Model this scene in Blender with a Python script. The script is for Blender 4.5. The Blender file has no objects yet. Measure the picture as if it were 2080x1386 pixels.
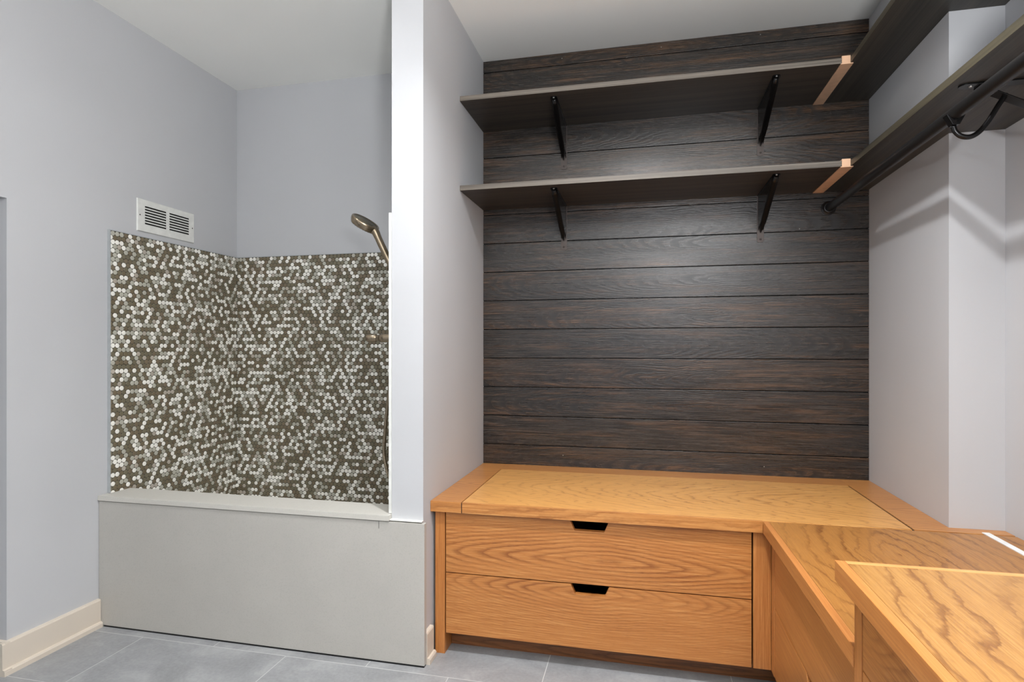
import bpy, bmesh, math, random
from mathutils import Vector, Matrix
random.seed(7)
SC = bpy.context.scene
COL = SC.collection
PI = math.pi

# ------------------------------------------------------------------ colour
def lin(c):
    return tuple(((v/255)/12.92 if v/255 <= .04045 else ((v/255+.055)/1.055)**2.4) for v in c) + (1,)

# ------------------------------------------------------------------ node helper
class NT:
    def __init__(s, name):
        s.m = bpy.data.materials.new(name); s.m.use_nodes = True
        s.t = s.m.node_tree; s.t.nodes.clear()
        s.out = s.t.nodes.new('ShaderNodeOutputMaterial')
        s.b = s.t.nodes.new('ShaderNodeBsdfPrincipled')
        s.t.links.new(s.b.outputs[0], s.out.inputs[0])
    def n(s, typ, **kw):
        nd = s.t.nodes.new('ShaderNode'+typ)
        for k, v in kw.items(): setattr(nd, k, v)
        return nd
    def put(s, sock, v):
        if hasattr(v, 'is_output') or hasattr(v, 'links'): s.t.links.new(v, sock)
        else: sock.default_value = v
    def math(s, op, a, b=0.0, c=None, clamp=False):
        nd = s.n('Math', operation=op, use_clamp=clamp)
        s.put(nd.inputs[0], a); s.put(nd.inputs[1], b)
        if c is not None: s.put(nd.inputs[2], c)
        return nd.outputs[0]
    def comb(s, x, y, z):
        nd = s.n('CombineXYZ'); s.put(nd.inputs[0], x); s.put(nd.inputs[1], y); s.put(nd.inputs[2], z)
        return nd.outputs[0]
    def noise(s, vec, scale=1, detail=2, rough=.5, dist=0):
        nd = s.n('TexNoise'); s.put(nd.inputs['Vector'], vec)
        nd.inputs['Scale'].default_value = scale; nd.inputs['Detail'].default_value = detail
        nd.inputs['Roughness'].default_value = rough; nd.inputs['Distortion'].default_value = dist
        return nd.outputs['Fac']
    def ramp(s, fac, stops, interp='LINEAR'):
        nd = s.n('ValToRGB'); cr = nd.color_ramp; cr.interpolation = interp
        while len(cr.elements) < len(stops): cr.elements.new(.5)
        for e, (p, c) in zip(cr.elements, stops):
            e.position = p; e.color = c if len(c) == 4 else lin(c)
        s.put(nd.inputs[0], fac)
        return nd.outputs[0]
    def mix(s, fac, a, b, mode='MIX'):
        nd = s.n('Mix', data_type='RGBA', blend_type=mode)
        s.put(nd.inputs[0], fac); s.put(nd.inputs[6], a); s.put(nd.inputs[7], b)
        return nd.outputs[2]
    def bump(s, h, strength=.2, dist=.001):
        nd = s.n('Bump'); nd.inputs['Strength'].default_value = strength; nd.inputs['Distance'].default_value = dist
        s.put(nd.inputs['Height'], h); s.t.links.new(nd.outputs[0], s.b.inputs['Normal'])
    def xyz(s):
        g = s.n('NewGeometry'); sp = s.n('SeparateXYZ'); s.t.links.new(g.outputs['Position'], sp.inputs[0])
        return g.outputs['Position'], sp.outputs[0], sp.outputs[1], sp.outputs[2]
    def col(s, v): s.put(s.b.inputs['Base Color'], v)
    def rough(s, v): s.put(s.b.inputs['Roughness'], v)
    def metal(s, v): s.b.inputs['Metallic'].default_value = v
    def spec(s, v): s.b.inputs['Specular IOR Level'].default_value = v

def plain(name, c, rough=.5, metal=0, spec=.5, bump=0):
    k = NT(name); P, x, y, z = k.xyz()
    f = k.noise(P, 35, 3)
    c2 = tuple(max(0, v*0.95) for v in c)
    k.col(k.ramp(f, [(.35, c2), (.65, c)])); k.rough(rough); k.metal(metal); k.spec(spec)
    if bump: k.bump(k.noise(P, 900, 2), bump, .0006)
    return k.m

def paint(name, c, rough=.55):
    k = NT(name); P, x, y, z = k.xyz()
    big = k.noise(P, 1.6, 2); fine = k.noise(P, 420, 2)
    c2 = tuple(v*0.975 for v in c)
    k.col(k.ramp(big, [(.3, c2), (.7, c)])); k.rough(rough); k.spec(.35)
    k.bump(fine, .12, .0006)
    return k.m

OAK = dict(lo=(144, 86, 40), mid=(190, 128, 68), hi=(210, 154, 90), band=(166, 104, 54))
def wood(name, u, v, u0=0, v0=0, k_=.12, F=75, A=.05, seed=0, pal=OAK, contrast=1.0, rough=.36, patch=0, jag=.006, wamp=1.0, fade=.16, quad=2.5, thin=False, vlow=4.0):
    """plain-sawn oak: grain runs along axis u, v is the axis across the board"""
    k = NT(name); P, *ax = k.xyz()
    w = [i for i in (0, 1, 2) if i not in (u, v)][0]
    U = k.math('SUBTRACT', ax[u], u0); V = k.math('SUBTRACT', ax[v], v0); W = ax[w]
    low = k.noise(k.comb(k.math('MULTIPLY_ADD', U, 1.7, seed*3.1), k.math('MULTIPLY', V, vlow), k.math('MULTIPLY_ADD', W, 4., seed)), 1, 2, .5)
    mid = k.noise(k.comb(k.math('MULTIPLY_ADD', U, 14., seed), k.math('MULTIPLY', V, 30.), k.math('MULTIPLY', W, 30.)), 1, 3, .6)
    Vw = k.math('ADD', V, k.math('MULTIPLY', k.math('SUBTRACT', low, .5), A*2))
    Uk = k.math('MULTIPLY', U, k_)
    Ww = k.math('MULTIPLY', W, wamp*.35)
    pw = 1.45
    D = k.math('POWER', k.math('ADD', k.math('POWER', k.math('ABSOLUTE', Uk), pw), k.math('ADD', k.math('POWER', k.math('ABSOLUTE', Vw), pw), .0005)), 1/pw)
    near = k.ramp(k.math('MULTIPLY', D, 1/fade), [(.25, (1, 1, 1, 1)), (1, (.28,)*3+(1,))])
    D = k.math('ADD', D, k.math('MULTIPLY', k.math('MULTIPLY', D, D), quad))
    D = k.math('ADD', k.math('ADD', D, Ww), k.math('MULTIPLY', k.math('SUBTRACT', mid, .5), jag*2))
    # ring spacing varies slowly
    D = k.math('ADD', k.math('MULTIPLY', D, F), k.math('MULTIPLY', k.noise(k.comb(k.math('MULTIPLY', D, 9), seed, 0.3), 1, 2), 2.5))
    fr = k.math('FRACT', D)
    ring = k.ramp(fr, [(0, (1, 1, 1, 1)), (.10, (.85,)*3+(1,)), (.42, (.12,)*3+(1,)), (.78, (0, 0, 0, 1)), (.97, (.55,)*3+(1,)), (1, (1, 1, 1, 1))])
    if thin: ring = k.ramp(fr, [(0, (1, 1, 1, 1)), (.07, (.75,)*3+(1,)), (.2, (.14,)*3+(1,)), (.6, (0, 0, 0, 1)), (.93, (.2,)*3+(1,)), (1, (1, 1, 1, 1))])
    rmask = k.noise(k.comb(k.math('MULTIPLY_ADD', U, 2.2, seed*1.7), k.math('MULTIPLY', V, 9), k.math('MULTIPLY', W, 9)), 1, 2)
    rmask = k.ramp(rmask, [(.3, (.25,)*3+(1,)), (.65, (1, 1, 1, 1))])
    rsep = k.math('MULTIPLY', k.math('MULTIPLY', ring, rmask), near)
    fib = k.noise(k.comb(k.math('MULTIPLY_ADD', U, 5, seed), k.math('MULTIPLY', V, 260), k.math('MULTIPLY', W, 260)), 1, 4, .65)
    por = k.noise(k.comb(k.math('MULTIPLY_ADD', U, 38, seed), k.math('MULTIPLY', V, 650), k.math('MULTIPLY', W, 650)), 1, 2, .6)
    base = k.ramp(fib, [(.30, tuple(.5*(a_+b_) for a_, b_ in zip(pal['lo'], pal['mid']))), (.48, pal['mid']), (.66, pal['hi'])])
    tone = k.noise(k.comb(k.math('MULTIPLY_ADD', U, .9, seed*2.3), k.math('MULTIPLY', V, 3), k.math('MULTIPLY', W, 3)), 1, 1)
    base = k.mix(k.ramp(tone, [(.35, (0, 0, 0, 1)), (.65, (1, 1, 1, 1))]), base, k.mix(.45, base, lin(pal['mid'])))
    c = k.mix(k.math('MULTIPLY', rsep, .92*contrast), base, lin(pal['lo']))
    pm = k.math('MULTIPLY', k.ramp(por, [(.56, (0, 0, 0, 1)), (.68, (1, 1, 1, 1))]), k.math('MULTIPLY_ADD', rsep, .5, .18))
    c = k.mix(k.math('MULTIPLY', pm, contrast), c, lin(tuple(v*.72 for v in pal['lo'])))
    k.col(c); k.rough(k.math('MULTIPLY_ADD', fib, .12, rough-.06)); k.spec(.45)
    k.b.inputs['Coat Weight'].default_value = .12; k.b.inputs['Coat Roughness'].default_value = .25
    k.bump(k.math('SUBTRACT', fib, k.math('MULTIPLY', pm, 1.0)), .12, .0006)
    return k.m

def plank_mat(name, z0, pitch):
    """dark fumed oak boards lying horizontally, each board with a figure of its own"""
    k = NT(name); P, x, y, z = k.xyz()
    idx = k.math('FLOOR', k.math('DIVIDE', k.math('SUBTRACT', z, z0), pitch))
    wn = k.n('TexWhiteNoise', noise_dimensions='1D'); k.put(wn.inputs['W'], idx)
    sp = k.n('SeparateColor'); k.t.links.new(wn.outputs['Color'], sp.inputs[0])
    r1, r2, r3 = sp.outputs
    lz = k.math('SUBTRACT', z, k.math('MULTIPLY_ADD', idx, pitch, z0+pitch*.5))
    V = k.math('ADD', lz, k.math('MULTIPLY', k.math('SUBTRACT', r1, .5), .13))
    U = k.math('ADD', x, k.math('MULTIPLY', k.math('SUBTRACT', r2, .5), 1.8))
    sd = k.math('MULTIPLY', idx, 7.31)
    low = k.noise(k.comb(k.math('MULTIPLY', U, 3.2), k.math('MULTIPLY', V, 11), sd), 1, 2.5)
    mid = k.noise(k.comb(k.math('MULTIPLY', U, 16), k.math('MULTIPLY', V, 45), sd), 1, 3, .6)
    Vw = k.math('ADD', V, k.math('MULTIPLY', k.math('SUBTRACT', low, .5), .08))
    Uk = k.math('MULTIPLY', U, .10)
    D = k.math('SQRT', k.math('ADD', k.math('MULTIPLY', Uk, Uk), k.math('ADD', k.math('MULTIPLY', Vw, Vw), .00003)))
    D = k.math('ADD', D, k.math('MULTIPLY', k.math('SUBTRACT', mid, .5), .008))
    fr = k.math('FRACT', k.math('MULTIPLY', D, 150))
    ring = k.ramp(fr, [(0, (1, 1, 1, 1)), (.15, (.8,)*3+(1,)), (.5, (.1,)*3+(1,)), (.8, (0, 0, 0, 1)), (1, (1, 1, 1, 1))])
    rm = k.ramp(k.noise(k.comb(k.math('MULTIPLY', U, 2.6), k.math('MULTIPLY', V, 10), sd), 1, 2), [(.42, (.08,)*3+(1,)), (.58, (1, 1, 1, 1))])
    ring = k.math('MULTIPLY', ring, rm)
    fib = k.noise(k.comb(k.math('MULTIPLY', U, 5), k.math('MULTIPLY', V, 300), sd), 1, 4, .7)
    pat = k.noise(k.comb(k.math('MULTIPLY', U, 2.6), k.math('MULTIPLY', V, 34), k.math('ADD', sd, 3.3)), 1, 4, .65)
    base = k.ramp(fib, [(.38, (18, 16, 15)), (.62, (62, 55, 49))])
    brown = k.ramp(fib, [(.38, (24, 19, 15)), (.62, (112, 82, 57))])
    pm = k.math('ADD', k.ramp(pat, [(.46, (0, 0, 0, 1)), (.72, (1, 1, 1, 1))]), k.math('MULTIPLY', k.math('SUBTRACT', r3, .55), .35), clamp=True)
    c = k.mix(pm, base, brown)
    c = k.mix(k.math('MULTIPLY', ring, .85), c, lin((20, 18, 17)))
    k.col(c); k.rough(k.math('MULTIPLY_ADD', fib, .15, k.math('MULTIPLY_ADD', ring, .08, .19))); k.spec(.68)
    k.bump(k.math('SUBTRACT', fib, k.math('MULTIPLY', ring, .55)), .4, .0009)
    return k.m

def laminate(name, u, lo, hi, rough=.45):
    k = NT(name); P, *ax = k.xyz()
    sc = [170, 170, 170]; sc[u] = 1.6
    v = k.comb(*[k.math('MULTIPLY', ax[i], sc[i]) for i in range(3)])
    sc2 = [28, 28, 28]; sc2[u] = .8
    v2 = k.comb(*[k.math('MULTIPLY', ax[i], sc2[i]) for i in range(3)])
    f = k.math('ADD', k.math('MULTIPLY', k.noise(v, 1, 4, .65), .55), k.math('MULTIPLY', k.noise(v2, 1, 3), .45))
    k.col(k.ramp(f, [(.34, lo), (.62, hi)])); k.rough(rough); k.spec(.45)
    k.bump(f, .12, .0006)
    return k.m

def stone(name, c, dk=.94, scale=5):
    k = NT(name); P, x, y, z = k.xyz()
    a = k.noise(P, scale, 5, .6); b = k.noise(P, 260, 2)
    base = k.ramp(a, [(.3, tuple(v*dk for v in c)), (.7, c)])
    c2 = k.mix(k.math('MULTIPLY', k.ramp(b, [(.5, (0, 0, 0, 1)), (.8, (1, 1, 1, 1))]), .35), base, lin(tuple(v*.85 for v in c)))
    k.col(c2); k.rough(.42); k.spec(.4)
    return k.m

def floor_mat():
    k = NT('slate_floor_tile'); P, x, y, z = k.xyz()
    LX, LY = .607, .318
    yy = k.math('DIVIDE', k.math('SUBTRACT', y, 1.836-LY*20), LY)
    row = k.math('FLOOR', yy); fy = k.math('FRACT', yy)
    off = k.math('MULTIPLY', k.math('FRACT', k.math('MULTIPLY', row, .5)), 2.0)      # 0/1
    xx = k.math('ADD', k.math('DIVIDE', k.math('SUBTRACT', x, -1.541-LX*20), LX), k.math('MULTIPLY', off, .507))
    cidx = k.math('FLOOR', xx); fx = k.math('FRACT', xx)
    dx = k.math('MULTIPLY', k.math('MINIMUM', fx, k.math('SUBTRACT', 1, fx)), LX)
    dy = k.math('MULTIPLY', k.math('MINIMUM', fy, k.math('SUBTRACT', 1, fy)), LY)
    d = k.math('MINIMUM', dx, dy)
    g = k.math('LESS_THAN', d, .0013)
    wn = k.n('TexWhiteNoise', noise_dimensions='2D'); k.put(wn.inputs['Vector'], k.comb(row, cidx, 0))
    a = k.noise(k.comb(k.math('MULTIPLY_ADD', wn.outputs['Value'], 9, k.math('MULTIPLY', x, .8)), y, wn.outputs['Value']), 7, 6, .62, .6)
    b = k.noise(P, 90, 4, .6)
    base = k.ramp(a, [(.3, (128, 129, 130)), (.55, (148, 149, 150)), (.75, (170, 171, 171))])
    base = k.mix(.25, base, k.ramp(b, [(.3, (128, 130, 132)), (.7, (170, 172, 174))]))
    k.col(k.mix(g, base, lin((194, 195, 193)))); k.rough(k.math('MULTIPLY_ADD', g, .35, .45)); k.spec(.4)
    k.bump(k.math('SUBTRACT', k.math('MULTIPLY', a, .5), g), .3, .0012)
    return k.m

def emis(name, c, st):
    k = NT(name); k.t.nodes.remove(k.b)
    e = k.n('Emission'); e.inputs[0].default_value = lin(c); e.inputs[1].default_value = st
    k.t.links.new(e.outputs[0], k.out.inputs[0]); return k.m

# ------------------------------------------------------------------ mesh helpers
def add_box(bm, a, b, bev=0, mi=0):
    x0, y0, z0 = a; x1, y1, z1 = b
    vs = [bm.verts.new(p) for p in ((x0,y0,z0),(x1,y0,z0),(x1,y1,z0),(x0,y1,z0),(x0,y0,z1),(x1,y0,z1),(x1,y1,z1),(x0,y1,z1))]
    fs = [bm.faces.new([vs[i] for i in q]) for q in ((3,2,1,0),(4,5,6,7),(0,1,5,4),(1,2,6,5),(2,3,7,6),(3,0,4,7))]
    for f in fs: f.material_index = mi
    if bev > 0:
        es = list({e for f in fs for e in f.edges})
        bmesh.ops.bevel(bm, geom=es, offset=bev, segments=2, profile=.7, affect='EDGES')
def add_prism(bm, pts, axis, a, b, bev=0, mi=0):
    """polygon pts (2-D in the other two axes, in axis order) extruded along axis from a to b"""
    o = [i for i in range(3) if i != axis]
    def mk(p, t):
        c = [0, 0, 0]; c[o[0]] = p[0]; c[o[1]] = p[1]; c[axis] = t; return bm.verts.new(c)
    A = [mk(p, a) for p in pts]; B = [mk(p, b) for p in pts]; n = len(pts)
    fs = [bm.faces.new(A), bm.faces.new(B[::-1])] + [bm.faces.new((A[i], B[i], B[(i+1) % n], A[(i+1) % n])) for i in range(n)]
    bmesh.ops.recalc_face_normals(bm, faces=fs)
    for f in fs: f.material_index = mi
    if bev > 0:
        es = list({e for f in fs for e in f.edges})
        bmesh.ops.bevel(bm, geom=es, offset=bev, segments=2, profile=.7, affect='EDGES')
def frames(path):
    fr = []; up = None
    for i, p in enumerate(path):
        t = (path[min(i+1, len(path)-1)] - path[max(i-1, 0)]).normalized()
        if up is None:
            up = Vector((0, 0, 1)) if abs(t.z) < .9 else Vector((0, 1, 0))
        s = t.cross(up).normalized(); up = s.cross(t).normalized(); fr.append((t, s, up))
    return fr
def add_tube(bm, path, r, seg=16, cap=True, flat=None):
    path = [Vector(p) for p in path]; rs = r if isinstance(r, (list, tuple)) else [r]*len(path)
    rings = []
    for p, (t, s, u), rr in zip(path, frames(path), rs):
        ru = rr if flat is None else rr*flat
        rings.append([bm.verts.new(p + s*math.cos(2*PI*i/seg)*rr + u*math.sin(2*PI*i/seg)*ru) for i in range(seg)])
    for a, b in zip(rings, rings[1:]):
        for i in range(seg):
            f = bm.faces.new((a[i], a[(i+1) % seg], b[(i+1) % seg], b[i])); f.smooth = True
    if cap:
        bm.faces.new(rings[0][::-1]); bm.faces.new(rings[-1])
def add_lathe(bm, c, axis, prof, seg=32):
    """prof = [(radius, height along axis)], closed to a point where radius = 0"""
    c = Vector(c); ax = Vector(axis).normalized()
    s = ax.orthogonal().normalized(); t = ax.cross(s)
    rings = []
    for r, h in prof:
        if r < 1e-6: rings.append([bm.verts.new(c+ax*h)])
        else: rings.append([bm.verts.new(c+ax*h + s*math.cos(2*PI*i/seg)*r + t*math.sin(2*PI*i/seg)*r) for i in range(seg)])
    for a, b in zip(rings, rings[1:]):
        for i in range(seg):
            j = (i+1) % seg
            if len(a) == 1 and len(b) == 1: continue
            if len(a) == 1: f = bm.faces.new((a[0], b[j], b[i]))
            elif len(b) == 1: f = bm.faces.new((a[i], a[j], b[0]))
            else: f = bm.faces.new((a[i], a[j], b[j], b[i]))
            f.smooth = True
def spline(pts, n=8):
    P = [Vector(p) for p in pts]; P = [P[0]*2-P[1]] + P + [P[-1]*2-P[-2]]; out = []
    for i in range(1, len(P)-2):
        for j in range(n):
            t = j/n; a, b, c, d = P[i-1:i+3]
            out.append(.5*((2*b)+(c-a)*t+(2*a-5*b+4*c-d)*t*t+(3*b-a-3*c+d)*t**3))
    out.append(P[-2]); return out

def obj(name, bm, mats, parent=None, smooth=False):
    me = bpy.data.meshes.new(name)
    bmesh.ops.recalc_face_normals(bm, faces=bm.faces) if smooth else None
    # the mesh is written in world metres; move the origin to the base of the piece
    vs = [v.co for v in bm.verts]
    lo = Vector([min(v[i] for v in vs) for i in range(3)]); hi = Vector([max(v[i] for v in vs) for i in range(3)])
    org = Vector(((lo.x+hi.x)/2, (lo.y+hi.y)/2, lo.z))
    bmesh.ops.translate(bm, verts=bm.verts, vec=-org)
    bm.to_mesh(me); bm.free()
    for m in (mats if isinstance(mats, (list, tuple)) else [mats]): me.materials.append(m)
    o = bpy.data.objects.new(name, me); COL.objects.link(o); o.location = org
    if parent is not None:
        o.parent = parent
        off = Vector((0, 0, 0)); p = parent
        while p is not None: off += p.location; p = p.parent
        o.location = org - off
    return o
def thing(name, label, cat, loc=(0, 0, 0), group=None):
    o = bpy.data.objects.new(name, None); COL.objects.link(o); o.location = loc; o.empty_display_size = .05
    return tag(o, label, cat, group)
def tag(o, label, cat, group=None, kind=None):
    o['label'] = label; o['category'] = cat
    if group: o['group'] = group
    if kind: o['kind'] = kind
    return o
def struct(name, bm, m, label=None):
    o = obj(name, bm, m); o['kind'] = 'structure'; o['category'] = name.split('_')[0]
    if label: o['label'] = label
    return o
def box_obj(name, a, b, m, parent=None, bev=0):
    bm = bmesh.new(); add_box(bm, a, b, bev); return obj(name, bm, m, parent)
def boxes(*l):
    bm = bmesh.new()
    for q in l: add_box(bm, q[0], q[1], q[2] if len(q) > 2 else 0)
    return bm

# ------------------------------------------------------------------ dimensions (metres; camera stands over x=0, y=0)
CH = 2.451                    # ceiling
YB = 2.668                    # drywall of the back wall
YP = 2.657                    # face of the boards
XL = -2.095                   # left wall
XP0, XP1 = -.862, -.745       # partition
YPF = 1.891
XC, YC = .900, 2.015          # boxed chase in the right back corner
XR = 1.047                    # right wall
ZB = .550                     # bench top

# ------------------------------------------------------------------ materials
M_wall = paint('blue_grey_paint', (193, 194, 196))
M_ceil = paint('white_ceiling_paint', (244, 244, 240), .7)
M_trimw = paint('warm_white_trim_paint', (214, 203, 188), .35)
M_plank = plank_mat('dark_stained_oak_boards', 1.4512-.1348*12, .1348)
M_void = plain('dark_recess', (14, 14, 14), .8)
M_floor = floor_mat()
M_quartz = stone('grey_quartz', (184, 181, 174), .97)
M_quartz_lit = stone('grey_quartz_lit', (200, 197, 189), .98)  # same quartz, with the lit top of the ledge put into the colour
M_metaltrim = plain('satin_aluminium_trim', (176, 180, 182), .45, .1)
M_caulk = plain('white_caulk', (236, 236, 230), .5)
M_lamX = laminate('dark_ash_laminate_lengthwise', 0, (30, 26, 23), (72, 63, 54))
M_lamY = laminate('dark_ash_laminate_crosswise', 1, (30, 29, 26), (68, 63, 56))
M_edgeX = laminate('grey_ash_edge_band', 0, (62, 57, 50), (122, 114, 104), .5)
M_edgeY = laminate('olive_ash_edge_band', 1, (42, 39, 31), (80, 74, 59), .5)
M_raw = plain('raw_maple', (226, 184, 150), .55)
M_black = plain('black_lacquered_steel', (14, 13, 13), .26, .1, .4)
M_rod = plain('matt_black_rod', (26, 25, 25), .42, .2)
M_grey_steel = plain('worn_grey_steel', (84, 76, 72), .42, .5)
M_screw = plain('zinc_screw', (200, 200, 196), .3, .9)
M_nickel = plain('brushed_bronze_nickel', (158, 143, 122), .26, .95)
M_nickel_dk = plain('dark_spray_plate', (92, 88, 74), .4, .6)
M_vent = plain('white_enamel', (226, 227, 222), .35)
M_white = plain('white_plastic', (240, 240, 238), .4)

# ------------------------------------------------------------------ room shell
struct('floor', boxes(((-3.1, -2.95, -.1), (1.2, 2.8, 0))), M_floor, 'grey slate look floor tiles with pale grout')
struct('ceiling', boxes(((-3.1, -2.95, CH), (1.2, 2.8, CH+.1))), M_ceil, 'smooth white ceiling')
struct('wall_back', boxes(((XL, YB, 0), (XR, 2.8, CH))), M_wall, 'back wall behind the tub recess and the boards')
bm = boxes(((-3.0, 1.533, 0), (XL, 2.8, CH)), ((-3.0, -2.8, 1.600), (XL, 1.533, CH)), ((-3.1, -2.8, 0), (-3.0, 2.8, CH)), ((-3.0, -2.8, 0), (XL, .55, 1.600)))
struct('wall_left', bm, M_wall, 'blue grey left wall with a low opening at its near end')
struct('wall_partition', boxes(((XP0, YPF, 0), (XP1, YB, CH))), M_wall, 'partition wall between the tub recess and the bench nook')
struct('wall_chase', boxes(((XC, YC, 0), (XR, YB, CH))), M_wall, 'boxed out chase in the right back corner')
struct('wall_right', boxes(((XR, -2.8, 0), (1.2, 2.8, CH))), M_wall, 'right wall beside the chase')
struct('wall_rear', boxes(((XL, -2.95, 0), (XR, -2.8, CH))), paint('haze_cut_dark', (96, 98, 102)), 'wall behind the camera')  # unseen wall, given a dark colour to cut haze reflected in the boards

# baseboards: board with eased top and a shoe moulding
def base_prof(s):            # (offset from wall, z)
    return [(0, 0), (s*.024, 0), (s*.024, .015), (s*.0205, .021), (s*.014, .022), (s*.014, .103), (s*.0115, .108), (0, .109)]
bm = bmesh.new()
add_prism(bm, [(XL+p[0], p[1]) for p in base_prof(1)], 1, 1.509, 1.869)
bm2 = bmesh.new()
add_prism(bm, [(1.533-p[0], p[1]) for p in base_prof(1)], 0, -2.99, XL+.0)
add_box(bm, (XL, 1.5095, 0), (XL+.0235, 1.5335, .0205)); add_box(bm, (XL, 1.519, 0), (XL+.0138, 1.5335, .1085))
bm2.free()
# trim the first length back so that the corner mitre is clean
struct('baseboard_left', bm, M_trimw, 'warm white baseboard along the left wall')
bm = bmesh.new()
add_prism(bm, [(XP1+p[0], p[1]) for p in base_prof(1)], 1, 1.893, 1.957)
struct('baseboard_partition', bm, M_trimw, 'short warm white baseboard beside the bench')
struct('trim_1', boxes(((XP0, 1.8735, .4955), (XP1+.001, YPF, .499), .001)), M_caulk, 'white caulk line at the foot of the partition')

# ------------------------------------------------------------------ dark boards on the back wall
pan = thing('plank_panelling', 'dark stained oak boards covering the back wall above the bench', 'wall panelling', (.08, YP, ZB))
bm = bmesh.new()
zs = [ZB-.02] + [1.4512-.1348*k for k in range(6, -8, -1)] + [CH]
for z0, z1 in zip(zs, zs[1:]):
    add_box(bm, (XP1+.0005, YP, z0+.0019), (XC-.0005, YB-.003, z1-.0019), .0012)
obj('boards', bm, M_plank, pan)
box_obj('backing', (XP1+.0005, YB-.003, ZB-.02), (XC-.0005, YB-.0002, CH-.0005), M_void, pan)
for x, z in ((-.37, 2.425), (.072, 2.426), (.482, 2.433), (.636, 1.596), (-.365, .601), (.497, .588)):
    bm = bmesh.new(); add_lathe(bm, (x, YP, z), (0, -1, 0), [(.0021, -.0005), (.0021, .0003), (0, .0007)], 10)
    obj('nail_head', bm, M_screw, pan)

# ------------------------------------------------------------------ penny tile panels
TC = [(66, 58, 46), (78, 68, 54), (86, 80, 66), (154, 152, 138), (140, 132, 120), (222, 218, 206)]
TM = []
for i, c in enumerate([(114, 103, 82), (120, 107, 87), (116, 109, 89), (186, 184, 171), (182, 173, 160), (250, 248, 240)]):
    TM.append(plain('penny_tile_glaze', c, .34, 0, .5))
M_grout = plain('olive_grout', (78, 74, 62), .85)
PIT, ROW = .0202, .0174
def tile_panel(name, label, origin, uax, nrm, W, H, seed):
    """origin = lower start corner on the wall face; discs lie in the plane (uax, z) and look along nrm"""
    rnd = random.Random(seed)
    t = thing(name, label, 'tile panel', (origin + uax*(W/2)))
    bm = bmesh.new()
    th = .0095
    p0 = origin; q = origin + uax*W + nrm*th + Vector((0, 0, H))
    a = Vector([min(p0[i], q[i]) for i in range(3)]); b = Vector([max(p0[i], q[i]) for i in range(3)])
    add_box(bm, a, b)
    obj('grout_bed', bm, M_grout, t)
    bm = bmesh.new(); R_ = .0096; n = 14
    rows = int(H/ROW); prev = []; grp = [0, 0, 0, 1, 1, 2]
    for r in range(rows):
        z = H - (r+.5)*ROW - .001
        last = 0; cur = []
        x = PIT*(.5 if r % 2 else 1.0) - PIT*.45
        while x < W:
            if rnd.random() < .06: mi = last
            else:
                mi = rnd.choices([0, 1, 2, 3, 4, 5], [16, 10, 18, 23, 6, 28])[0]
            up = [m_ for u_, m_ in prev if abs(u_-x) < PIT*.7]
            same = sum(1 for m_ in up + [last] if grp[m_] == grp[mi])
            if grp[mi] and same >= 2 and rnd.random() < .75:
                mi = rnd.choices([0, 1, 2, 3, 5], [20, 12, 20, 16, 18])[0]
            elif not grp[mi] and same >= 3 and rnd.random() < .55: mi = rnd.choice([3, 5, 5, 4])
            last = mi; cur.append((x, mi))
            jx = rnd.uniform(-.0002, .0002)
            cs = []
            for rr, h in ((R_, .0), (R_*.97, .0010), (R_*.84, .0016)):
                ring = []
                for i in range(n):
                    ux = min(max(x+jx+math.cos(2*PI*i/n)*rr, .0002), W-.0002)
                    ring.append(bm.verts.new(origin + uax*ux + Vector((0, 0, z+math.sin(2*PI*i/n)*rr)) + nrm*(th+h)))
                cs.append(ring)
            for A, B in zip(cs, cs[1:]):
                for i in range(n):
                    f = bm.faces.new((A[i], A[(i+1) % n], B[(i+1) % n], B[i])); f.material_index = mi; f.smooth = True
            f = bm.faces.new(cs[-1]); f.material_index = mi
            x += PIT
        prev = cur
    bmesh.ops.recalc_face_normals(bm, faces=bm.faces)
    obj('penny_tiles', bm, TM, t)
    return t
ZT0, ZT1 = .300, 1.566
V = Vector
tp = tile_panel('penny_tile_panel', 'penny round mosaic panel on the left side wall of the tub recess under the vent', V((XL+.0004, 1.914, ZT0)), V((0, 1, 0)), V((1, 0, 0)), YB-1.914-.0115, ZT1-ZT0, 3)
box_obj('edge_trim', (XL+.0004, 1.909, .5145), (XL+.0125, 1.9138, ZT1+.003), M_metaltrim, tp)
box_obj('top_trim', (XL+.0004, 1.9141, ZT1+.0002), (XL+.0115, YB-.012, ZT1+.003), M_metaltrim, tp)
tp = tile_panel('penny_tile_panel', 'penny round mosaic panel on the back wall of the tub recess', V((XL+.0002, YB-.0004, ZT0)), V((1, 0, 0)), V((0, -1, 0)), XP0-XL-.0115, ZT1-ZT0, 11)
box_obj('top_trim', (XL+.0115, YB-.0115, ZT1+.0002), (XP0-.0115, YB-.0004, ZT1+.003), M_metaltrim, tp)
tp = tile_panel('penny_tile_panel', 'penny round mosaic panel on the partition side of the tub recess, seen edge on', V((XP0-.0004, 1.900, ZT0)), V((0, 1, 0)), V((-1, 0, 0)), YB-1.900-.012, ZT1-ZT0, 21)
box_obj('edge_trim', (XP0-.0125, 1.8935, .5145), (XP0-.0004, 1.8995, ZT1+.003), M_vent, tp)

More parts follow.
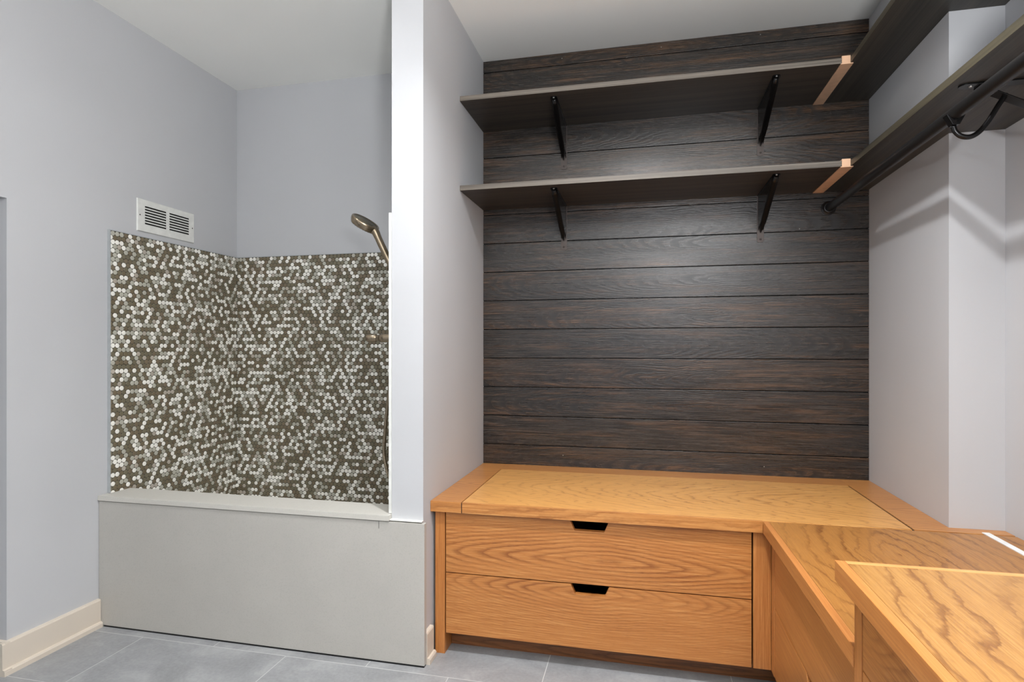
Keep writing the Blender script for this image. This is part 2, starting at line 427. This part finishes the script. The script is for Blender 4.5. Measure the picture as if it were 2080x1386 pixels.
# ------------------------------------------------------------------ tub with stone front
tub = thing('wash_tub', 'raised wash tub with a grey stone front panel between left wall and partition', 'tub', ((XL+XP1)/2, 1.871, 0))
box_obj('front_panel', (XL+.002, 1.871, .0065), (-.733, 1.8905, .4918), M_quartz, tub, .0012)
bm = bmesh.new(); add_prism(bm, [(XL+.001, 1.866), (XP0-.0005, 1.866), (XP0-.0005, 1.8925), (XP0-.0135, 1.8925), (XP0-.0135, 2.003), (XL+.0135, 2.003), (XL+.0135, 1.9082), (XL+.001, 1.9082)], 2, .4946, .514, .0014)
obj('ledge', bm, M_quartz_lit, tub)
bm = boxes(((XL+.001, 1.8915, 0), (XP0-.0005, 2.655, .27)), ((XL+.0135, 1.8915, .27), (XP0-.0135, 1.998, .494)))
obj('basin', bm, M_quartz_lit, tub)
bm = bmesh.new(); add_lathe(bm, (-1.5, 2.3, .27), (0, 0, 1), [(.045, 0), (.045, .002), (.038, .003), (0, .002)], 28)
obj('drain', bm, M_nickel, tub, True)
box_obj('ledge_shade', (XL+.002, 1.8735, .4918), (XP0-.001, 1.891, .4946), M_void, tub)  # dark strip standing in for the shade line under the ledge
box_obj('foot_shade', (XL+.025, 1.8725, 0), (-.735, 1.8906, .0065), M_void, tub)  # near-black strip painted in as shade below the front panel
box_obj('seam_line', (-.9022, 1.8705, .466), (-.9010, 1.8712, .4925), M_void, tub)

# ------------------------------------------------------------------ oak
def oak(name, *a, **k): return wood(name, *a, **k)
W_lid = oak('oak_lid', 0, 1, u0=1.0, v0=2.25, k_=.34, F=44, A=.09, seed=1.3, jag=.011, vlow=13, contrast=1.0, quad=0, fade=.9, thin=True, pal=dict(lo=(156, 102, 50), mid=(210, 152, 84), hi=(226, 174, 106)))
W_left = oak('oak_left_strip', 0, 1, u0=-.55, v0=2.25, k_=.25, F=60, A=.04, seed=4.4, contrast=1., fade=.6, quad=0)
W_rightstrip = oak('oak_right_strip', 0, 1, u0=1.3, v0=2.2, k_=.14, F=60, A=.04, seed=5.1, contrast=1., fade=.6, quad=0)
W_edge = oak('oak_straight_edge', 0, 1, u0=2, v0=1.0, k_=.05, F=110, A=.02, seed=2.2, contrast=1., fade=9, quad=0)
W_edgeY = oak('oak_straight_edge_sideways', 1, 0, u0=3, v0=-.5, k_=.04, F=120, A=.02, seed=2.9, contrast=.6, pal=dict(lo=(156, 92, 44), mid=(188, 122, 64), hi=(204, 142, 80)))
DRP = dict(lo=(134, 76, 34), mid=(184, 120, 62), hi=(206, 148, 86))
W_dr1 = oak('oak_drawer_upper', 0, 2, u0=-.12, v0=.372, k_=.13, F=70, A=.022, seed=6.3, jag=.0045, wamp=0, pal=DRP, contrast=1.1)
W_dr2 = oak('oak_drawer_lower', 0, 2, u0=-.20, v0=.262, k_=.17, F=75, A=.024, seed=8.9, jag=.0045, wamp=0, pal=DRP, contrast=1.05)
W_stile = oak('oak_upright', 2, 0, u0=1.5, v0=-1.5, k_=.04, F=120, A=.02, seed=9.7, wamp=.6, pal=dict(lo=(146, 86, 40), mid=(186, 120, 62), hi=(204, 141, 80)))
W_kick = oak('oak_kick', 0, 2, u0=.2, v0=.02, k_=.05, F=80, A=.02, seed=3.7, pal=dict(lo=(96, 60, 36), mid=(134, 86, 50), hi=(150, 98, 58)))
W_rt = oak('oak_right_top', 1, 0, u0=1.72, v0=.66, k_=.42, F=24, A=.09, seed=12.5, jag=.028, contrast=1.0, fade=3, quad=0, thin=True, pal=dict(lo=(118, 70, 30), mid=(168, 114, 56), hi=(182, 131, 68)))
W_nt = oak('oak_near_top', 1, 0, u0=.86, v0=.62, k_=.40, F=19, A=.09, seed=15.2, jag=.026, contrast=1.0, fade=3, quad=0, thin=True, pal=dict(lo=(122, 78, 38), mid=(166, 120, 64), hi=(178, 134, 77)))
W_rd = oak('oak_right_drawers', 1, 2, u0=1.1, v0=.62, k_=.3, F=55, A=.05, seed=18.1, wamp=0, contrast=.6, pal=DRP)
M_carc = plain('dark_cabinet_inside', (34, 20, 13), .7)

def notch_poly(u0, u1, z0, z1, c, wt=.129, wb=.100, d=.033):
    return [(u0, z0), (u1, z0), (u1, z1), (c+wt/2, z1), (c+wb/2, z1-d), (c-wb/2, z1-d), (c-wt/2, z1), (u0, z1)]

# back bench cabinet
cab = thing('drawer_cabinet', 'oak bench cabinet with two wide drawers against the dark boards', 'cabinet', (-.17, 1.977, 0))
box_obj('end_panel', (-.733, 1.977, 0), (-.697, 2.06, .5115), W_stile, cab, .0012)
box_obj('stile', (.3375, 1.977, .074), (.3905, 2.0, .5115), W_stile, cab, .0012)
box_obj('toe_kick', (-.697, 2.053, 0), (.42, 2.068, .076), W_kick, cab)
bm = boxes(((-.697, 2.068, .06), (.3345, 2.60, .075)), ((-.742, 2.60, .0), (.89, 2.62, .5115)), ((-.742, 2.061, .0), (-.6975, 2.60, .5115)), ((.3375, 2.001, .075), (.3375+.02, 2.60, .5115)),
           ((-.697, 1.999, .2885), (.3345, 2.03, .2955)))
obj('carcass', bm, M_carc, cab)
for z0, z1, c, m in ((.2935, .5065, -.1825, W_dr1), (.0755, .2900, -.1805, W_dr2)):
    bm = bmesh.new()
    add_prism(bm, notch_poly(-.6928, .3325, z0, z1, c), 1, 1.977, 1.998, .0012)
    d = obj('drawer', bm, m, cab)
    dp = boxes(((-.66, 1.9985, z0+.02), (.30, 2.012, z1-.05)), ((-.66, 2.45, z0+.02), (.30, 2.462, z1-.04)), ((-.66, 2.012, z0+.02), (-.648, 2.45, z1-.04)), ((.288, 2.012, z0+.02), (.30, 2.45, z1-.04)), ((-.648, 2.012, z0+.02), (.288, 2.45, z0+.03)))
    obj('drawer_box', dp, M_carc, d)

top = thing('bench_top', 'honey oak bench top with a hinged lid below the dark boards', 'bench top', (.1, 1.957, .512))
ZU = .512; GAP = .0015
SXL, SXR, SYB = -.628, .785, 2.537
def toppiece(name, x0, x1, y0, y1, m, front=True):
    bm = bmesh.new(); add_box(bm, (x0, y0, ZU), (x1, y1, ZB), .0016); return obj(name, bm, m, top)
toppiece('lid', SXL+GAP, SXR-.003, 1.9655, SYB, W_lid)
box_obj('lid_edge', (SXL+GAP, 1.957, ZU), (.3625, 1.9655, ZB), W_edge, top, .0016)
box_obj('side_strip', (XP1+.001, 1.957, ZU), (SXL-GAP, YP-.001, ZB), W_left, top, .0016)
bm = bmesh.new(); add_box(bm, (SXR+.003, YC-.05, ZU), (XC-.001, YP-.001, ZB), .0010); add_box(bm, (XC-.0035, YC-.05, ZU), (XR-.001, YC-.001, ZB), .001)
obj('side_strip', bm, W_rightstrip, top)
box_obj('seam_shade', (SXL-GAP+.0001, 1.959, ZU), (SXL+GAP-.0001, SYB, ZB-.0035), M_void, top)  # black strips put in as the shade inside the lid seams
box_obj('seam_shade', (SXR-.0029, 1.966, ZU), (SXR+.0029, SYB, ZB-.003), M_void, top)
box_obj('back_strip', (SXL-GAP+.0001, SYB+.0008, ZU), (SXR+.0029, YP-.001, ZB), W_edge, top, .0008)

# right bench (runs towards the camera along the right wall)
YN = 1.170            # far side of the taller cabinet
rb = thing('drawer_cabinet', 'oak bench cabinet running along the right wall, lower than its near neighbour', 'cabinet', (.7, 1.55, 0))
XF = .391
box_obj('stile', (XF, 1.937, .074), (XF+.02, 1.9765, .5115), W_stile, rb, .0012)
for z0, z1, m in ((.2905, .5065, W_rd), (.0755, .2875, W_rd)):
    bm = bmesh.new(); add_prism(bm, notch_poly(YN+.004, 1.9345, z0, z1, 1.507), 0, XF+.001, XF+.021, .0012)
    obj('drawer', bm, m, rb)
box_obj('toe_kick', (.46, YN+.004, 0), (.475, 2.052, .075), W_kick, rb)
obj('carcass', boxes(((.47, YN+.004, .055), (1.0, 1.95, .074)), ((1.0, YN+.004, 0), (1.02, 1.95, .5115))), M_carc, rb)
rt = thing('bench_top', 'oak bench top along the right wall with wavy cathedral grain', 'bench top', (.7, 1.55, .512))
bm = bmesh.new(); add_prism(bm, [(.381, 1.9645-.0075), (XR-.001, 1.9645-.0075), (XR-.001, YN+.001), (.388, YN+.001)], 2, ZU, ZB, .0012)
obj('panel', bm, W_rt, rt)
bm = bmesh.new(); add_prism(bm, [(.3630, 1.9568), (.3808, 1.9568), (.3878, YN+.001), (.3700, YN+.001)], 2, ZU, ZB, .0016)
obj('edge_strip', bm, W_edgeY, rt)
bm = bmesh.new(); add_box(bm, (.966, 1.20, ZB), (.985, 1.973, ZB+.003), .0008)
tag(obj('white_strip', bm, M_white), 'narrow white plastic strip lying on the right oak bench top near the wall', 'strip')

# taller near cabinet
nc = thing('drawer_cabinet', 'taller oak cabinet nearest the camera at the lower right', 'cabinet', (.7, .7, 0))
XN = .372; ZN0, ZN1 = .663, .700
box_obj('side_panel', (XN, YN-.036, 0), (XR-.002, YN, ZN0-.0005), W_stile, nc, .0012)
for z0, z1, c in ((.5300, .6580, None), (.3, .5270, .74), (.0755, .297, .74)):
    bm = bmesh.new()
    if c is None: add_box(bm, (XN+.001, .30, z0), (XN+.021, YN-.0385, z1), .0012)
    else: add_prism(bm, notch_poly(.30, YN-.0385, z0, z1, c), 0, XN+.001, XN+.021, .0012)
    obj('drawer', bm, W_rd, nc)
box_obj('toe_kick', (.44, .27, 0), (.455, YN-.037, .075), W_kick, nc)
obj('carcass', boxes(((.455, .28, .05), (1.0, YN-.037, .074)), ((1.0, .28, 0), (1.02, YN-.037, ZN0-.001)), ((XN, .262, 0), (1.02, .28, ZN0-.001))), M_carc, nc)
nt = thing('counter_top', 'raised oak counter top at the lower right corner, on the taller cabinet', 'counter top', (.7, .7, ZN0))
bm = bmesh.new(); add_box(bm, (.362, .25, ZN0), (XR-.001, 1.174, ZN1), .0016); obj('panel', bm, W_nt, nt)
bm = bmesh.new(); add_box(bm, (.345, .25, ZN0), (.3618, 1.1895, ZN1), .0018); obj('edge_strip', bm, W_edgeY, nt)
bm = bmesh.new(); add_box(bm, (.362, 1.1742, ZN0), (XR-.001, 1.1895, ZN1), .0016); obj('edge_strip', bm, oak('oak_far_edge', 0, 1, u0=2, v0=.4, k_=.05, F=110, A=.02, seed=22.2, contrast=.5, pal=dict(lo=(158, 104, 58), mid=(202, 146, 84), hi=(216, 166, 104))), nt)

# ------------------------------------------------------------------ shelves
YS = 2.297
def back_shelf(z0, z1, label):
    t = thing('wall_shelf', label, 'shelf', ((XP1+.69)/2, YS, z0), 'long shelves on the boarded wall')
    box_obj('board', (XP1+.0008, YS+.0012, z0), (.6895, YP-.0006, z1), M_lamX, t, .0006)
    box_obj('edge_band', (XP1+.0008, YS, z0), (.6895, YS+.0012, z1), M_edgeX, t, .0003)
back_shelf(2.115, 2.135, 'upper long dark shelf on the boarded back wall')
back_shelf(1.7455, 1.766, 'lower long dark shelf on the boarded back wall')
def side_shelf(z0, z1, label, xf0, xf1):
    t = thing('wall_shelf', label, 'shelf', (.88, 1.2, z0), 'side shelves along the right wall')
    yn = .25
    xn = xf0 + (xf1-xf0)*(YS-yn)/(YS-1.4)
    bm = bmesh.new()
    add_prism(bm, [(.7185, YP-.0006), (.7185, YS+.0005), (xf0+.0012, YS), (xn+.0012, yn), (XR-.0008, yn), (XR-.0008, YC-.0008), (XC-.0008, YC-.0008), (XC-.0008, YP-.0006)], 2, z0, z1, .0006)
    obj('board', bm, M_lamY, t)
    bm = bmesh.new(); add_prism(bm, [(xf0, YS), (xf0+.0012, YS), (xn+.0012, yn), (xn, yn)], 2, z0, z1, .0003)
    obj('edge_band', bm, M_edgeY, t)
side_shelf(2.115, 2.135, 'upper dark side shelf running along the right wall above the rod shelf', .7185, .716)
side_shelf(1.7455, 1.766, 'lower dark side shelf on the right wall carrying the hanging rod', .7185, .742)
for z, lb in ((2.115, 'pale raw wood joint strip where the two upper shelves meet'), (1.7455, 'pale raw wood joint strip where the two lower shelves meet')):
    t = thing('shelf_joint_strip', lb, 'joint strip', (.705, YS, z-.003), 'pale joint strips between the shelves')
    box_obj('web', (.6900, YS-.0012, z), (.7180, YP-.001, z+.0265), M_raw, t, .0005)
    box_obj('lower_flange', (.6865, YS-.0015, z-.0034), (.7270, YP-.001, z-.0003), M_raw, t, .0004)

# ------------------------------------------------------------------ shelf brackets
def bracket(x, z, label):
    t = thing('shelf_bracket', label, 'bracket', (x, YP, z-.2), 'black folding brackets under the long shelves')
    w = .0135
    # wall plate with rounded foot
    bm = bmesh.new(); pts = [(x-w, z-.0005)]
    pts += [(x-w, z-.196)] + [(x-w+w*(1-math.cos(a)), z-.196-.006*math.sin(a)) for a in [PI*i/8 for i in range(1, 8)]] + [(x+w, z-.196), (x+w, z-.0005)]
    add_prism(bm, pts, 1, YP-.0035, YP-.0003, .0004); obj('wall_plate', bm, M_grey_steel, t)
    bm = bmesh.new()
    pts = [(x-w, YP-.0035), (x-w, YS+.047)] + [(x-w*math.cos(a), YS+.047-.010*math.sin(a)) for a in [PI*i/8 for i in range(1, 8)]] + [(x+w, YS+.047), (x+w, YP-.0035)]
    add_prism(bm, pts, 2, z-.0035, z-.0003, .0004); obj('shelf_plate', bm, M_black, t)
    # folded brace: ridge from under the shelf lip down to the wall plate, widest in its upper half, pointed foot
    A = V((x, YS+.050, z-.008)); B = V((x, YP-.006, z-.158))
    d = (B-A); L = d.length; d.normalize(); nrm = V((0, -d.z, d.y)); nrm = nrm if nrm.y < 0 else -nrm   # out of the wall
    bm = bmesh.new(); prof = []
    for i in range(13):
        s = i/12; hw = .0115*min(1, .75+s*3)*(1 if s < .8 else max(.12, 1-((s-.8)/.2)**1.3*.9))
        c = A+d*(L*s)
        ring = [c+V((-hw, 0, 0))-nrm*.011, c+V((-hw, 0, 0))-nrm*.001, c+V((-hw*.75, 0, 0))+nrm*.003, c+V((-hw*.3, 0, 0))+nrm*.0048, c+V((hw*.3, 0, 0))+nrm*.0048, c+V((hw*.75, 0, 0))+nrm*.003, c+V((hw, 0, 0))-nrm*.001, c+V((hw, 0, 0))-nrm*.011]
        prof.append([bm.verts.new(p) for p in ring])
    for a_, b_ in zip(prof, prof[1:]):
        for i in range(7):
            f = bm.faces.new((a_[i], a_[i+1], b_[i+1], b_[i])); f.smooth = True
        bm.faces.new((a_[7], a_[0], b_[0], b_[7]))
    bm.faces.new(prof[0][::-1]); bm.faces.new(prof[-1]); bmesh.ops.recalc_face_normals(bm, faces=bm.faces)
    obj('brace', bm, M_black, t)
    bm = bmesh.new()
    for s in (-1, 1):
        add_prism(bm, [(YS+.075, z-.0037), (YP-.0037, z-.0037), (YP-.0037, z-.150), (YP-.012, z-.146), (YS+.066, z-.010)], 0, x+s*.0098-.0011, x+s*.0098+.0011)
    obj('side_web', bm, M_black, t)
    for c, ax in (((x, YS+.056-.010, z-.0035), (0, 0, -1)), ((x, YP-.0035, z-.188), (0, -1, 0))):
        bm = bmesh.new(); add_lathe(bm, c, ax, [(.0042, -.0004), (.0042, .0008), (.003, .0018), (0, .0021)], 14)
        obj('screw', bm, M_screw if ax[2] else M_grey_steel, t, True)
    return t
bracket(-.360, 2.115, 'black bracket under the upper long shelf, toward the partition wall')
bracket(.482, 2.115, 'black bracket under the upper long shelf, toward the joint strip')
bracket(-.360, 1.7455, 'black bracket under the lower long shelf, toward the partition wall')
bracket(.482, 1.7455, 'black bracket under the lower long shelf, toward the joint strip')

# ------------------------------------------------------------------ hanging rod and its bracket
rod = thing('hanging_rod', 'black hanging rod under the lower side shelf, fixed to the dark boards', 'rod', (.75, 1.6, 1.66))
def rodx(y): return .747 + (2.657-y)*.004
bm = bmesh.new(); add_tube(bm, [(rodx(y), y, 1.677) for y in (2.655, 2.2, 1.8, 1.4, .9, .3)], .0162, 32); obj('tube', bm, M_rod, rod)
bm = bmesh.new(); add_lathe(bm, (.747, YP, 1.677), (0, -1, 0), [(.029, 0), (.029, .003), (.0275, .0042), (.0215, .0045), (.0215, .013), (.0205, .0145), (.0164, .0145)], 40)
obj('flange', bm, M_rod, rod, True)
yb = 1.655; rx = rodx(yb)
rbk = thing('rod_bracket', 'black shelf bracket with a curved hook holding the hanging rod', 'bracket', (1.04, yb, 1.45))
zb_ = 1.7453
bm = bmesh.new(); w = .0155
pts = [(XR-.001, yb-w), (.778, yb-w)] + [(.778-.018*math.sin(a), yb-w*math.cos(a)) for a in [PI*i/10 for i in range(1, 10)]] + [(.778, yb+w), (XR-.001, yb+w)]
add_prism(bm, pts, 2, zb_-.004, zb_-.0003, .0006); obj('shelf_arm', bm, M_black, rbk)
box_obj('wall_plate', (XR-.0045, yb-w, zb_-.25), (XR-.001, yb+w, zb_-.004), M_black, rbk, .0006)
bm = bmesh.new(); add_prism(bm, [(.800, zb_-.0045), (XR-.005, zb_-.130), (XR-.005, zb_-.1335), (.800, zb_-.008)], 1, yb-w, yb+w, .0006); obj('brace', bm, M_black, rbk)
hk = spline([(.862, yb, zb_-.030), (.846, yb, zb_-.055), (.826, yb, zb_-.090), (.806, yb, zb_-.116), (.786, yb, zb_-.128), (.766, yb, zb_-.125), (.753, yb, zb_-.112), (.749, yb, zb_-.099)], 8)
bm = bmesh.new(); add_tube(bm, hk, .0062, 14); obj('hook', bm, M_black, rbk)
# saddle: upward opening cup under the rod
bm = bmesh.new(); rr = .0166; cz = 1.677
inner = [(rx+rr*math.sin(a), cz-rr*math.cos(a)) for a in [(-1.25+2.5*i/14) for i in range(15)]]
outer = [(rx+.021, cz-.004), (rx+.0075, cz-.030), (rx-.0075, cz-.030), (rx-.021, cz-.004)]
add_prism(bm, inner+outer, 1, yb-.011, yb+.011, .0006); obj('saddle', bm, M_black, rbk)
bm = bmesh.new(); add_lathe(bm, (.786, yb, zb_-.004), (0, 0, -1), [(.0046, -.0004), (.0046, .001), (.003, .002), (0, .0022)], 14); obj('screw', bm, M_screw, rbk, True)

# ------------------------------------------------------------------ wall vent
XV = XL
vt = thing('wall_vent', 'white louvred wall vent above the mosaic on the left wall', 'vent', (XV, 2.204, 1.594))
y0, y1, z0, z1 = 2.048, 2.361, 1.594, 1.729
slots = []
for c0, c1 in ((2.083, 2.197), (2.215, 2.330)):
    for i in range(7):
        zc = 1.6285+i*.0119; slots.append((c0, c1, zc-.0036, zc+.0036))
ys_ = sorted({y0, y1, *[s[0] for s in slots], *[s[1] for s in slots]}); zs_ = sorted({z0, z1, *[s[2] for s in slots], *[s[3] for s in slots]})
bm = bmesh.new(); xf = XV+.0065
def is_slot(a, b, c, d): return any(s[0]-1e-6 <= a and b <= s[1]+1e-6 and s[2]-1e-6 <= c and d <= s[3]+1e-6 for s in slots)
for a, b in zip(ys_, ys_[1:]):
    for c, d in zip(zs_, zs_[1:]):
        if is_slot(a, b, c, d): continue
        for xx in (xf, xf-.0012):
            bm.faces.new([bm.verts.new(p) for p in ((xx, a, c), (xx, b, c), (xx, b, d), (xx, a, d))])
bmesh.ops.remove_doubles(bm, verts=bm.verts, dist=1e-6)
for s in slots:
    for (a, c), (b, d) in (((s[0], s[2]), (s[1], s[2])), ((s[1], s[2]), (s[1], s[3])), ((s[1], s[3]), (s[0], s[3])), ((s[0], s[3]), (s[0], s[2]))):
        bm.faces.new([bm.verts.new(p) for p in ((xf, a, c), (xf, b, d), (xf-.0012, b, d), (xf-.0012, a, c))])
e = .004
fr = [(y0, z0), (y1, z0), (y1, z1), (y0, z1)]; fo = [(y0-e*.6, z0-e*.6), (y1+e*.6, z0-e*.6), (y1+e*.6, z1+e*.6), (y0-e*.6, z1+e*.6)]
for i in range(4):
    j = (i+1) % 4
    bm.faces.new([bm.verts.new(p) for p in ((xf, *fr[i]), (xf, *fr[j]), (XV+.0004, *fo[j]), (XV+.0004, *fo[i]))])
bmesh.ops.recalc_face_normals(bm, faces=bm.faces)
obj('faceplate', bm, M_vent, vt)
box_obj('duct_shadow', (XV+.0002, 2.07, 1.612), (XV+.0008, 2.342, 1.712), M_void, vt)
for s in slots:
    bm = bmesh.new()
    add_prism(bm, [(xf-.0012, s[2]-.0004), (xf-.0012, s[2]+.0004), (xf-.0042, s[2]+.0022), (xf-.0042, s[2]+.0014)], 1, s[0], s[1])
    obj('louvre', bm, M_vent, vt)
for yy, zz in ((2.058, 1.661), (2.351, 1.661)):
    bm = bmesh.new(); add_lathe(bm, (xf, yy, zz), (1, 0, 0), [(.003, -.0003), (.003, .0006), (.0015, .0009), (0, .0003)], 12); obj('screw', bm, M_grey_steel, vt, True)

# ------------------------------------------------------------------ hand shower on the partition side
YH = 2.05
hs = thing('hand_shower', 'brushed bronze hand shower leaning out from behind the partition over the tub', 'shower', (-.90, YH, 1.36))
n_ = V((-.56, .14, -.80)).normalized()          # where the spray plate looks
hc = V((-1.046, YH, 1.572))
bm = bmesh.new()
R1 = .056
add_lathe(bm, hc, n_, [(.0480, -.0105), (.0500, -.0120), (.0535, -.0118), (R1, -.0090), (R1+.0006, -.004), (.0550, .004), (.0515, .0115), (.0500, .0142)], 56)
obj('head', bm, M_nickel, hs, True)
bm = bmesh.new(); add_lathe(bm, hc, n_, [(0, -.0104), (.0482, -.0104), (.0482, -.004), (0, -.004)], 48); obj('back_plate', bm, M_nickel_dk, hs, True)
bm = bmesh.new(); add_lathe(bm, hc, n_, [(.0500, .0130), (.048, .0155), (0, .0162)], 48)
sd_ = n_.orthogonal().normalized(); td_ = n_.cross(sd_)
for ring, cnt in ((.012, 6), (.024, 12), (.036, 18), (.047, 26)):
    for i in range(cnt):
        a = 2*PI*i/cnt; add_lathe(bm, hc+(sd_*math.cos(a)+td_*math.sin(a))*ring, n_, [(.0016, .0150), (.0012, .0168), (0, .0170)], 6)
obj('spray_plate', bm, M_nickel_dk, hs, True)
bm = bmesh.new()
down = V((.83, 0, -.56)).normalized()
hp = spline([hc+down*.040+n_*.002, hc+down*.056+n_*.004, (-.992, YH, 1.518), (-.972, YH, 1.477), (-.948, YH, 1.430), (-.925, YH, 1.385), (-.912, YH, 1.352)], 6)
N = len(hp); add_tube(bm, hp, [(.020-.0045*min(1, i/(N*.35)) if i < N*.85 else .0135) for i in range(N)], 20, flat=.85)
obj('handle', bm, M_nickel, hs)
bm = bmesh.new(); add_tube(bm, [(-.893, YH, 1.405), (-.918, YH, 1.392), (-.945, YH, 1.401)], .0145, 16); add_lathe(bm, (XP0-.0128, YH, 1.405), (-1, 0, 0), [(.026, 0), (.026, .006), (.020, .009), (.013, .010), (.013, .028), (0, .028)], 32)
obj('wall_holder', bm, M_nickel, hs, True)
bm = bmesh.new()
hz = spline([(-.912, YH, 1.352), (-.903, YH, 1.26), (-.908, YH-.01, 1.10), (-.937, YH-.01, .95), (-.958, YH, .82), (-.966, YH, .705), (-.960, YH, .655), (-.944, YH+.005, .600), (-.920, YH+.02, .575), (-.897, YH+.05, .60), (-.886, YH+.06, .66), (-.884, YH+.06, .70)], 22)
N = len(hz); add_tube(bm, hz, [.0066+.0007*math.sin(i*2.1) for i in range(N)], 12)
obj('hose', bm, M_nickel, hs)
bm = bmesh.new(); add_lathe(bm, (XP0-.0128, YH+.06, .715), (-1, 0, 0), [(.024, 0), (.024, .004), (.012, .006), (.012, .024), (0, .026)], 28); add_tube(bm, [(-.885, YH+.06, .715), (-.885, YH+.06, .69)], .008, 14)
obj('wall_outlet', bm, M_nickel, hs, True)
YH = 1.985
vv = thing('shower_valve', 'small bronze valve knob sticking out over the mosaic below the shower head', 'valve', (-.90, YH, 1.10))
bm = bmesh.new(); add_lathe(bm, (XP0-.0128, YH, 1.131), (-1, 0, 0), [(.075, 0), (.075, .004), (.07, .007), (.03, .009), (.02, .03), (.0, .03)], 48); obj('escutcheon', bm, M_nickel, vv, True)
bm = bmesh.new(); add_lathe(bm, (XP0-.0128, YH, 1.131), (-1, 0, 0), [(.016, .03), (.0165, .055), (.0155, .075), (.0120, .0765), (.0120, .092)], 28); obj('stem', bm, M_nickel, vv, True)
bm = bmesh.new(); add_lathe(bm, (XP0-.0128, YH, 1.131), (-1, 0, 0), [(.0125, .089), (.0140, .091), (.0142, .124), (.0128, .1285), (0, .1285)], 28); obj('knob', bm, M_nickel, vv, True)

# ------------------------------------------------------------------ ceiling light over the nook, then added fill lights, all unseen
M_lens = emis('lit_lens', (250, 251, 255), 30)
def downlight(x, y, watts, label, r=.05):
    t = thing('ceiling_light', label, 'ceiling light', (x, y, CH))
    bm = bmesh.new(); add_lathe(bm, (x, y, CH), (0, 0, -1), [(r*1.05, .0), (r*1.35, .001), (r*1.5, .004), (r*1.5, 0)], 40); obj('trim_ring', bm, M_vent, t, True)
    bm = bmesh.new(); add_lathe(bm, (x, y, CH), (0, 0, -1), [(0, .0008), (r*1.05, .0008), (r*1.05, .0002), (0, .0002)], 32); obj('lens', bm, M_lens, t)
    ld = bpy.data.lights.new('downlight_lamp', 'AREA'); ld.spread = 2.5; ld.shape = 'DISK'; ld.size = r*2; ld.energy = watts; ld.color = (.96, .97, 1)
    lo = bpy.data.objects.new('downlight_lamp', ld); COL.objects.link(lo); lo.location = (0, 0, -.006); lo.parent = t
downlight(-.02, 1.18, 31, 'small recessed ceiling light over the bench nook')
downlight(-1.20, 1.45, 3, 'added small ceiling fill light, unseen, in front of the tub recess')  # made-up fill light, brightens the tub recess
def lamp(x, y, z, watts, label, r=.12):  # added fill source; its stand and globe are made up
    t = thing('fill_lamp', label, 'fill lamp', (x, y, 0))
    bm = bmesh.new(); add_lathe(bm, (x, y, 0), (0, 0, 1), [(0, 0), (.14, 0), (.14, .012), (.12, .02), (.02, .026), (0, .026)], 32); obj('base', bm, M_black, t, True)
    bm = bmesh.new(); add_tube(bm, [(x, y, .02), (x, y, z-r+.005)], .011, 12); obj('pole', bm, M_black, t)
    bm = bmesh.new(); add_lathe(bm, (x, y, z), (0, 0, 1), [(0, -r)]+[(r*math.cos(a), r*math.sin(a)) for a in [PI*i/12 for i in range(-5, 6)]]+[(0, r)], 32)
    obj('fill_globe', bm, emis('lit_globe', (250, 251, 255), watts/(4*PI*PI*r*r)), t, True)
lamp(.42, -1.0, 1.86, 48, 'added tall globe fill lamp, unseen behind the camera on the right')
t = thing('fill_lamp', 'added uplighter for fill, unseen close behind the camera', 'fill lamp', (.35, -.32, 0))  # made-up uplighter, added to brighten ceiling and walls
bm = bmesh.new(); add_lathe(bm, (.35, -.32, 0), (0, 0, 1), [(0, 0), (.13, 0), (.13, .012), (.11, .02), (.02, .026), (0, .026)], 32); obj('base', bm, M_black, t, True)
bm = bmesh.new(); add_tube(bm, [(.35, -.32, .02), (.35, -.32, 1.255)], .011, 12); obj('pole', bm, M_black, t)
bm = bmesh.new(); add_lathe(bm, (.35, -.32, 1.25), (0, 0, 1), [(0, 0), (.05, .004), (.10, .03), (.125, .06), (.127, .06), (.10, .026), (.05, 0), (.02, -.004), (0, -.004)], 32); obj('bowl', bm, M_vent, t, True)
ld = bpy.data.lights.new('fill_uplight', 'AREA'); ld.shape = 'DISK'; ld.size = .22; ld.energy = 120; ld.color = (.97, .98, 1)
lo = bpy.data.objects.new('fill_uplight', ld); COL.objects.link(lo); lo.location = (0, 0, 1.312); lo.rotation_euler = (PI, 0, 0); lo.parent = t
bm = boxes(((-1.6, -2.799, .75), (.6, -2.79, 2.2)))
o = obj('fill_pane_1', bm, emis('fill_pane_glow', (240, 244, 255), 1.5)); o['kind'] = 'structure'; o['category'] = 'fill_pane'; o['label'] = 'added glowing pane for fill light, unseen behind the camera'  # emissive pane added on the rear wall as soft fill

w = bpy.data.worlds.new('world'); SC.world = w; w.use_nodes = True
w.node_tree.nodes['Background'].inputs[0].default_value = (.8, .85, .9, 1); w.node_tree.nodes['Background'].inputs[1].default_value = .3

# ------------------------------------------------------------------ camera
cd = bpy.data.cameras.new('camera'); cam = bpy.data.objects.new('camera', cd); COL.objects.link(cam)
F_PX = 1181.9
cd.sensor_width = 36; cd.lens = F_PX/2080*36; cd.shift_y = (706.8-693)/2080; cd.clip_start = .02
cam.location = (0, 0, 1.095); cam.rotation_euler = (PI/2, 0, math.atan((1309.2-1040)/F_PX))
SC.camera = cam
SC.view_settings.view_transform = 'Standard'; SC.view_settings.look = 'None'; SC.view_settings.gamma = 1; SC.view_settings.use_curve_mapping = False
SC.view_settings.exposure = -0.10
SC.cycles.max_bounces = 10; SC.cycles.diffuse_bounces = 6
SC.cycles.caustics_reflective = False; SC.cycles.caustics_refractive = False
